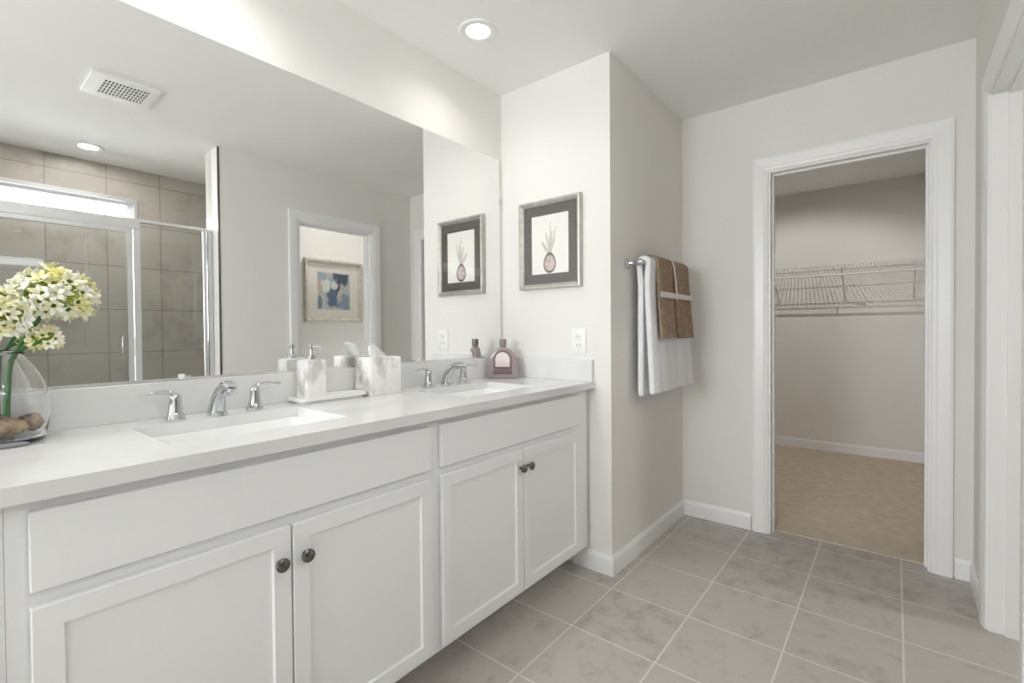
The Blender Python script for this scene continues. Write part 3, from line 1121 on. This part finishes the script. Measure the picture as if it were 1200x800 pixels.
loft(bm, [tray_ring(0.012, 0.0, 0.012), tray_ring(0.012, 0.004, 0.012), tray_ring(0.0, 0.010, 0.018), tray_ring(0.0, 0.020, 0.018), tray_ring(0.005, 0.020, 0.014), tray_ring(0.007, 0.011, 0.012)])
tag(obj('vanity_tray', bm, MT['plastic'], loc=((x0 + x1) / 2, (y0 + y1) / 2, CT1), smooth=True), 'white rectangular tray under the marbled soap dispenser', 'tray')
TZ = TOP + 0.0114

# soap dispenser
dx0, dx1, dy0, dy1 = 0.822, 0.902, 1.578, 1.650
dcx, dcy = (dx0 + dx1) / 2, (dy0 + dy1) / 2
t = thing('soap_dispenser', 'square pearly marbled soap dispenser with chrome pump on the white tray', 'soap dispenser', (dcx, dcy, TZ))
bm = bmesh.new()
R = lambda i, z, r: rrect(bm, dx0 + i, dx1 - i, dy0 + i, dy1 - i, TZ + z, r)
loft(bm, [R(0.003, 0.0, 0.008), R(0, 0.004, 0.010), R(0, 0.130, 0.010), R(0.003, 0.137, 0.010), R(0.012, 0.140, 0.010)])
obj('bottle', bm, MT['marble'], t, smooth=True)
bm = bmesh.new()
zz = TZ + 0.1402
lathe(bm, [(0.0, 0.0), (0.016, 0.0), (0.0165, 0.010), (0.0135, 0.014), (0.0060, 0.016), (0.0050, 0.034), (0.0095, 0.036), (0.0100, 0.049), (0.0, 0.051)], dcx, dcy, zz, n=22)
pm = obj('pump', bm, MT['chrome'], t, smooth=True, label='chrome pump')
bm = bmesh.new()
tube(bm, [(dcx + 0.004, dcy - 0.004, zz + 0.043), (dcx + 0.012, dcy - 0.014, zz + 0.0445), (dcx + 0.019, dcy - 0.022, zz + 0.043), (dcx + 0.021, dcy - 0.025, zz + 0.037)], [0.007, 0.006, 0.005, 0.0042], n=12)
obj('nozzle', bm, MT['chrome'], pm, smooth=True)

# tissue box
bx0, bx1, by0, by1 = 1.064, 1.210, 1.552, 1.662
bcx, bcy = (bx0 + bx1) / 2, (by0 + by1) / 2
bm = bmesh.new()
BH = 0.148
R = lambda i, z, r: rrect(bm, bx0 + i, bx1 - i, by0 + i, by1 - i, TOP + z, r)


def oval(a, b, z):
    out = []
    for k in range(28):
        # same winding and start corner as rrect
        ang = math.radians(360 * (k + 0.5) / 28)
        out.append(bm.verts.new((bcx + a * math.cos(ang), bcy + b * math.sin(ang), TOP + z)))
    return out


loft(bm, [R(0.002, 0.0, 0.006), R(0, 0.003, 0.008), R(0, BH - 0.004, 0.008), R(0.004, BH, 0.008), oval(0.040, 0.022, BH), oval(0.039, 0.021, BH - 0.006), oval(0.050, 0.040, BH - 0.012)])
tag(obj('tissue_box', bm, MT['marble'], loc=(bcx, bcy, CT1), smooth=True, flat_angle=45), 'square pearly marbled tissue box cover beside the white tray', 'tissue box')
# tissue: a crumpled sheet drawn up through the slot
bm = bmesh.new()
g = []
NU, NV = 22, 18
for j in range(NV + 1):
    v = j / NV
    row = []
    for i in range(NU + 1):
        u = i / NU * 2 - 1
        # narrow where it leaves the slot, broad above, one high corner to the left and a rounded shoulder to the right
        wdt = 0.020 + 0.026 * min(1, v * 2.2) - 0.012 * v * v
        x = bcx - 0.006 - 0.010 * v + u * wdt + 0.004 * noise.noise((u * 2, v * 3, 5))
        y = bcy + 0.016 * math.sin(u * 3.0 + v * 1.2) * (1 - 0.3 * v) + 0.005 * noise.noise((u * 3, v * 3, 1))
        top = 0.068 - 0.044 * max(0, (u + 0.72) / 1.72) ** 1.7 - 0.05 * max(0, -0.72 - u)
        z = TOP + BH - 0.009 + top * v
        row.append(bm.verts.new((x, y, z)))
    g.append(row)
for j in range(NV):
    for i in range(NU):
        bm.faces.new((g[j][i], g[j][i + 1], g[j + 1][i + 1], g[j + 1][i]))
o = obj('facial_tissue', bm, MT['tissue'], loc=(bcx, bcy, CT1 + BH - 0.009), smooth=True, flat_angle=80)
sm = o.modifiers.new('thickness', 'SOLIDIFY')
sm.thickness = 0.0012
tag(o, 'crumpled white tissue pulled up out of the marbled box', 'tissue')

# mauve bottle: flat arched flask facing the room's corner, pale arched panel and a low band on its face
pc = Vector((1.886, 1.585, TOP))
wa = Vector((0.545, -0.838, 0)).normalized()      # width axis
na = Vector((-0.838, -0.545, 0)).normalized()     # face normal, towards the viewer
OUT = [(0.0810, 0.0), (0.0815, 0.012), (0.0800, 0.045), (0.0765, 0.075), (0.0690, 0.102), (0.0585, 0.125), (0.0445, 0.143), (0.0280, 0.155), (0.0170, 0.160)]


def flask_outline(k=1.0, dz=0.0, base=0.0):
    right = [(w * k, base + (h - base) * 1.0) for w, h in OUT]
    return right + [(-w, h) for w, h in reversed(right)]


def flat_solid(bm, outline, d0, d1, bev=0.0, mi=0):
    a = [bm.verts.new(pc + wa * w + na * d0 + Vector((0, 0, h))) for w, h in outline]
    b = [bm.verts.new(pc + wa * w + na * d1 + Vector((0, 0, h))) for w, h in outline]
    n = len(outline)
    fa = bm.faces.new(a)
    fb = bm.faces.new(b)
    fs = [fa, fb]
    for k in range(n):
        fs.append(bm.faces.new((a[k], a[(k + 1) % n], b[(k + 1) % n], b[k])))
    if bev:
        es = list(fa.edges) + list(fb.edges)
        bmesh.ops.bevel(bm, geom=es, offset=bev, segments=3, affect='EDGES', profile=0.5)
    for f in fs:
        if f.is_valid:
            f.material_index = mi


t = thing('perfume_bottle', 'mauve arched flat bottle in the corner behind the far sink', 'bottle', pc)
bm = bmesh.new()
flat_solid(bm, flask_outline(), -0.019, 0.019, 0.006)
obj('flask', bm, MT['mauve'], t, smooth=True, flat_angle=50)


def arch(hw, h0, h1, n=12):
    r = min(hw, h1 - h0)
    pts = [(hw, h0), (hw * 1.0, h1 - r * 1.0)]
    for k in range(1, n):
        a = math.pi * k / n
        pts.append((hw * math.cos(a), h1 - r + r * math.sin(a)))
    pts += [(-hw, h1 - r), (-hw, h0)]
    return pts


bm = bmesh.new()
flat_solid(bm, arch(0.0470, 0.050, 0.146), 0.0185, 0.0225, 0.0012)
fr_ = obj('arch_surround', bm, MT['mauve_dark'], t, smooth=True, label='darker raised arch')
bm = bmesh.new()
flat_solid(bm, arch(0.0375, 0.060, 0.136), 0.0220, 0.0245, 0.0010)
obj('arch_panel', bm, MT['pink_label'], fr_, smooth=True, label='pale pink arched panel')
bm = bmesh.new()
flat_solid(bm, [(0.052, 0.022), (0.046, 0.046), (-0.046, 0.046), (-0.052, 0.022)], 0.0185, 0.0225, 0.0012)
obj('lower_band', bm, MT['mauve_dark'], t, smooth=True, label='darker low band')
bm = bmesh.new()
lathe(bm, [(0.0, 0.0), (0.015, 0.0), (0.015, 0.008), (0.0178, 0.010), (0.0178, 0.040), (0.0160, 0.043), (0.0, 0.0435)], pc.x, pc.y, CT1 + 0.1605, n=26)
obj('cap', bm, MT['cap'], t, smooth=True, label='grey-brown cap')

# vase with flowers and stones
vx, vy = 0.098, 1.572
outer = [(0.0, 0.0), (0.072, 0.0), (0.078, 0.004), (0.084, 0.028), (0.0885, 0.062), (0.0880, 0.098), (0.0800, 0.138), (0.0660, 0.170), (0.0520, 0.190), (0.0460, 0.200), (0.0490, 0.208)]
inner = [(0.0465, 0.2075), (0.0435, 0.200), (0.0490, 0.1885), (0.0630, 0.1685), (0.0770, 0.137), (0.0850, 0.098), (0.0855, 0.062), (0.0810, 0.030), (0.0740, 0.014), (0.0, 0.012)]
bm = bmesh.new()
lathe(bm, outer + inner, vx, vy, TOP, n=48, cap=False)
tag(obj('glass_vase', bm, MT['vase_glass'], loc=(vx, vy, CT1), smooth=True, flat_angle=60), 'rounded clear glass vase at the left end of the counter', 'vase')


def stone(label, cx, cy, cz, rx, ry, rz, seed, rot=0.0):
    bm = bmesh.new()
    bmesh.ops.create_icosphere(bm, subdivisions=4, radius=1.0)
    for v in bm.verts:
        n = v.co.normalized()
        k = 1 + 0.22 * noise.noise(n * 1.6 + Vector((seed, 0, 0))) + 0.08 * noise.noise(n * 4.5 + Vector((0, seed, 0)))
        p = Vector((n.x * rx, n.y * ry, n.z * rz)) * k
        c, s = math.cos(rot), math.sin(rot)
        v.co = Vector((cx + p.x * c - p.y * s, cy + p.x * s + p.y * c, cz + p.z))
    return tag(obj('stone', bm, MT['stone'], loc=(cx, cy, cz), smooth=True, flat_angle=180), label, 'stone', 'brown stones in the vase')


zb = TOP + 0.0135
stone('large brown stone at the front of the glass vase', vx + 0.000, vy - 0.038, zb + 0.027, 0.046, 0.024, 0.025, 1.0, 0.25)
stone('brown stone tilted against the right side of the vase', vx + 0.054, vy - 0.004, zb + 0.030, 0.020, 0.029, 0.022, 2.3, 0.35)
stone('brown stone at the back of the vase, behind the stems', vx + 0.006, vy + 0.046, zb + 0.025, 0.032, 0.022, 0.021, 3.7, 0.1)
stone('dark brown stone at the left inside of the vase', vx - 0.050, vy + 0.004, zb + 0.026, 0.018, 0.026, 0.021, 5.1, -0.2)


def flower(label, pts, head, rh, seed):
    """a tall stem with a ball of lily-like florets"""
    rnd = random.Random(seed)
    t = thing('cut_flower', label, 'flower', pts[0], 'white flowers in the glass vase')
    # smooth the stem path
    P = [Vector(p) for p in pts] + [Vector(head)]
    path = []
    for i in range(len(P) - 1):
        p0, p1, p2, p3 = P[max(i - 1, 0)], P[i], P[i + 1], P[min(i + 2, len(P) - 1)]
        for k in range(6):
            s = k / 6
            path.append(0.5 * ((2 * p1) + (p2 - p0) * s + (2 * p0 - 5 * p1 + 4 * p2 - p3) * s * s + (3 * p1 - p0 - 3 * p2 + p3) * s ** 3))
    path.append(P[-1])
    bm = bmesh.new()
    tube(bm, path, [0.0062 - 0.0018 * k / len(path) for k in range(len(path))], n=12)
    obj('stem', bm, MT['stem'], t, smooth=True)
    hd = Vector(head)
    bmp = bmesh.new()
    bms = bmesh.new()
    n = 72 if rh > 0.05 else 22
    for k in range(n):
        zf = 1 - 2 * (k + 0.5) / n
        if zf < -0.62:
            continue
        ph = k * 2.39996 + rnd.uniform(-0.25, 0.25)
        d = Vector((math.sqrt(1 - zf * zf) * math.cos(ph), math.sqrt(1 - zf * zf) * math.sin(ph), zf)).normalized()
        d = (d + Vector((rnd.uniform(-.18, .18), rnd.uniform(-.18, .18), rnd.uniform(-.1, .1)))).normalized()
        L = rh * rnd.uniform(0.50, 0.74)
        tip = hd + d * L
        # pedicel
        tube(bms, [hd + d * 0.002, hd + d * L * 0.55, tip], [0.0016, 0.0014, 0.0030], n=6)
        # floret: six pointed petals in a trumpet
        s = d.orthogonal().normalized()
        q = d.cross(s)
        tw = rnd.uniform(0, 2)
        sc = rh * (rnd.uniform(0.34, 0.46) if rh > 0.05 else 0.75)
        for j in range(6):
            a = tw + j * math.pi / 3
            rd = s * math.cos(a) + q * math.sin(a)
            tg = d.cross(rd)
            rows = []
            opn = rnd.uniform(0.75, 1.1)
            for (l, w) in ((0.0, 0.06), (0.30, 0.13), (0.62, 0.19), (0.86, 0.12), (1.0, 0.015)):
                c = tip + d * sc * (0.95 * l - 0.38 * l * l * opn) + rd * sc * (0.05 + 0.62 * l ** 1.4 * opn)
                rows.append((bmp.verts.new(c - tg * w * sc), bmp.verts.new(c - d * sc * 0.03 * (1 - l)), bmp.verts.new(c + tg * w * sc)))
            for r0, r1 in zip(rows, rows[1:]):
                for e in (0, 1):
                    f = bmp.faces.new((r0[e], r0[e + 1], r1[e + 1], r1[e]))
                    f.material_index = 1 if r0 is rows[0] else 0
    bl = obj('bloom', bmp, [MT['petal'], MT['petal_heart']], t, smooth=True, flat_angle=80)
    md = bl.modifiers.new('thickness', 'SOLIDIFY')
    md.thickness = 0.0008
    obj('flower_stalks', bms, MT['petal_heart'], t, smooth=True)
    return t


fz = CT1 + 0.02
flower('large white and yellow flower head highest on the right of the vase', [(vx + 0.016, vy - 0.006, fz + 0.03), (vx + 0.018, vy - 0.002, fz + 0.09), (vx + 0.030, vy + 0.004, fz + 0.18)], (0.202, 1.582, 1.243), 0.083, 11)
flower('yellow-green flower head lower in the middle, over the vase mouth', [(vx + 0.000, vy - 0.010, fz + 0.03), (vx + 0.000, vy - 0.014, fz + 0.09), (vx + 0.000, vy - 0.022, fz + 0.18)], (0.084, 1.478, 1.188), 0.072, 23)
flower('white flower head lowest at the left picture edge', [(vx - 0.014, vy + 0.006, fz + 0.03), (vx - 0.016, vy + 0.006, fz + 0.09), (vx - 0.024, vy + 0.006, fz + 0.18)], (0.022, 1.600, 1.205), 0.066, 37)
flower('small white flower drooping on the right, under the large head', [(vx + 0.014, vy - 0.024, fz + 0.03), (vx + 0.016, vy - 0.024, fz + 0.09), (vx + 0.028, vy - 0.020, fz + 0.18)], (0.178, 1.540, 1.142), 0.030, 41)

# ------------------------------------------------------------------ shower enclosure (seen in the mirror)
GY = -0.400
t = thing('shower_enclosure', 'chrome-framed glass shower enclosure with hinged door, seen in the mirror', 'shower enclosure', (0.5, GY, 0))
obj('curb', one_box(SX0, SX1, GY - 0.06, GY + 0.06, 0.0, 0.10, bev=0.004), MT['gloss_tile'], t, label='pale tiled curb')
obj('header', one_box(SX0 + 0.001, 0.874, GY - 0.016, GY + 0.016, 1.815, 1.880, bev=0.003), MT['alu'], t)
obj('panel_rail', one_box(0.8745, SX1 - 0.001, GY - 0.014, GY + 0.014, 1.862, 1.882, bev=0.003), MT['alu'], t)
obj('post', one_box(0.834, 0.874, GY - 0.018, GY + 0.018, 0.10, 1.8145, bev=0.004), MT['alu'], t)
obj('wall_channel', one_box(1.248, SX1 - 0.001, GY - 0.018, GY + 0.018, 0.10, 1.8615, bev=0.003), MT['chrome'], t)
obj('panel_stile', one_box(1.228, 1.2475, GY - 0.010, GY + 0.010, 0.10, 1.8615, bev=0.002), MT['alu'], t)
obj('fixed_pane', one_box(0.8745, 1.2275, GY - 0.004, GY + 0.004, 0.10, 1.8615), MT['glass'], t)
dr = obj('door', slab('y', GY - 0.012, GY + 0.012, SX0 + 0.01, 0.8335, 0.115, 1.812, [(SX0 + 0.036, 0.806, 0.142, 1.788)]), MT['alu'], t)
obj('door_pane', one_box(SX0 + 0.036, 0.806, GY - 0.003, GY + 0.003, 0.142, 1.788), MT['glass'], dr)
bm = bmesh.new()
tube(bm, [(0.772, GY + 0.0035, 1.135), (0.772, GY + 0.036, 1.135), (0.772, GY + 0.040, 1.128), (0.772, GY + 0.040, 1.022), (0.772, GY + 0.036, 1.015), (0.772, GY + 0.0035, 1.015)], 0.006, n=12, up=(1, 0, 0))
obj('door_handle', bm, MT['chrome'], dr, smooth=True)

# ------------------------------------------------------------------ closet: wire shelf and lamp
SZ = 1.690
SD = 0.40
sx0, sx1 = CXB - SD, CXB - 0.004
sy0, sy1 = -0.345, 1.885
t = thing('wire_shelf', 'white wire shelf with hanging rod along the closet back wall', 'shelf', (CXB - SD / 2, 0.7, SZ))
bm = bmesh.new()
wr_ = 0.0025
ny = int((sy1 - sy0) / 0.0254)
for k in range(ny + 1):
    y = sy0 + k * 0.0254
    tube(bm, [(sx1, y, SZ + 0.004), (sx0, y, SZ + 0.004), (sx0 - 0.001, y, SZ - 0.030)], wr_, n=5, up=(0, 1, 0))
for (x, z, r) in ((sx1, SZ, 0.003), (sx0 + 0.16, SZ, 0.003), (sx0, SZ, 0.0033), (sx0 - 0.001, SZ - 0.030, 0.0033)):
    tube(bm, [(x, sy0, z), (x, sy1, z)], r, n=6)
obj('wire_deck', bm, MT['wire'], t, smooth=True)
bm = bmesh.new()
tube(bm, [(sx0 + 0.012, sy0, SZ - 0.085), (sx0 + 0.012, sy1, SZ - 0.085)], 0.0075, n=12)
obj('hanging_rod', bm, MT['wire'], t, smooth=True)
for y in (-0.12, 0.356, 0.883, 1.41):
    bm = bmesh.new()
    tube(bm, [(sx0 + 0.002, y, SZ - 0.012), (sx0 + 0.010, y, SZ - 0.028), (CXB - 0.030, y, 1.415), (CXB - 0.006, y, 1.400), (CXB - 0.004, y, 1.370)], 0.0060, n=8, up=(0, 1, 0))
    obj('brace', bm, MT['wire'], t, smooth=True)
for y in (0.10, 0.50, 0.80, 1.2):
    bm = bmesh.new()
    tube(bm, [(sx0 + 0.002, y, SZ - 0.028), (sx0 + 0.002, y, SZ - 0.060), (sx0 + 0.006, y, SZ - 0.090), (sx0 + 0.014, y, SZ - 0.096), (sx0 + 0.022, y, SZ - 0.088)], 0.0045, n=8, up=(0, 1, 0))
    obj('rod_hook', bm, MT['wire'], t, smooth=True)

lx, ly = 3.93, 0.70
recessed('round recessed light in the closet ceiling, hidden by the door head', lx, ly, 3.0, watts=LAMP_CLOSET, cone=112, blend=0.45, tilt=30, soft=0.002)

for o in S.objects:
    if o.type == 'LIGHT':
        o['kind'] = 'helper'
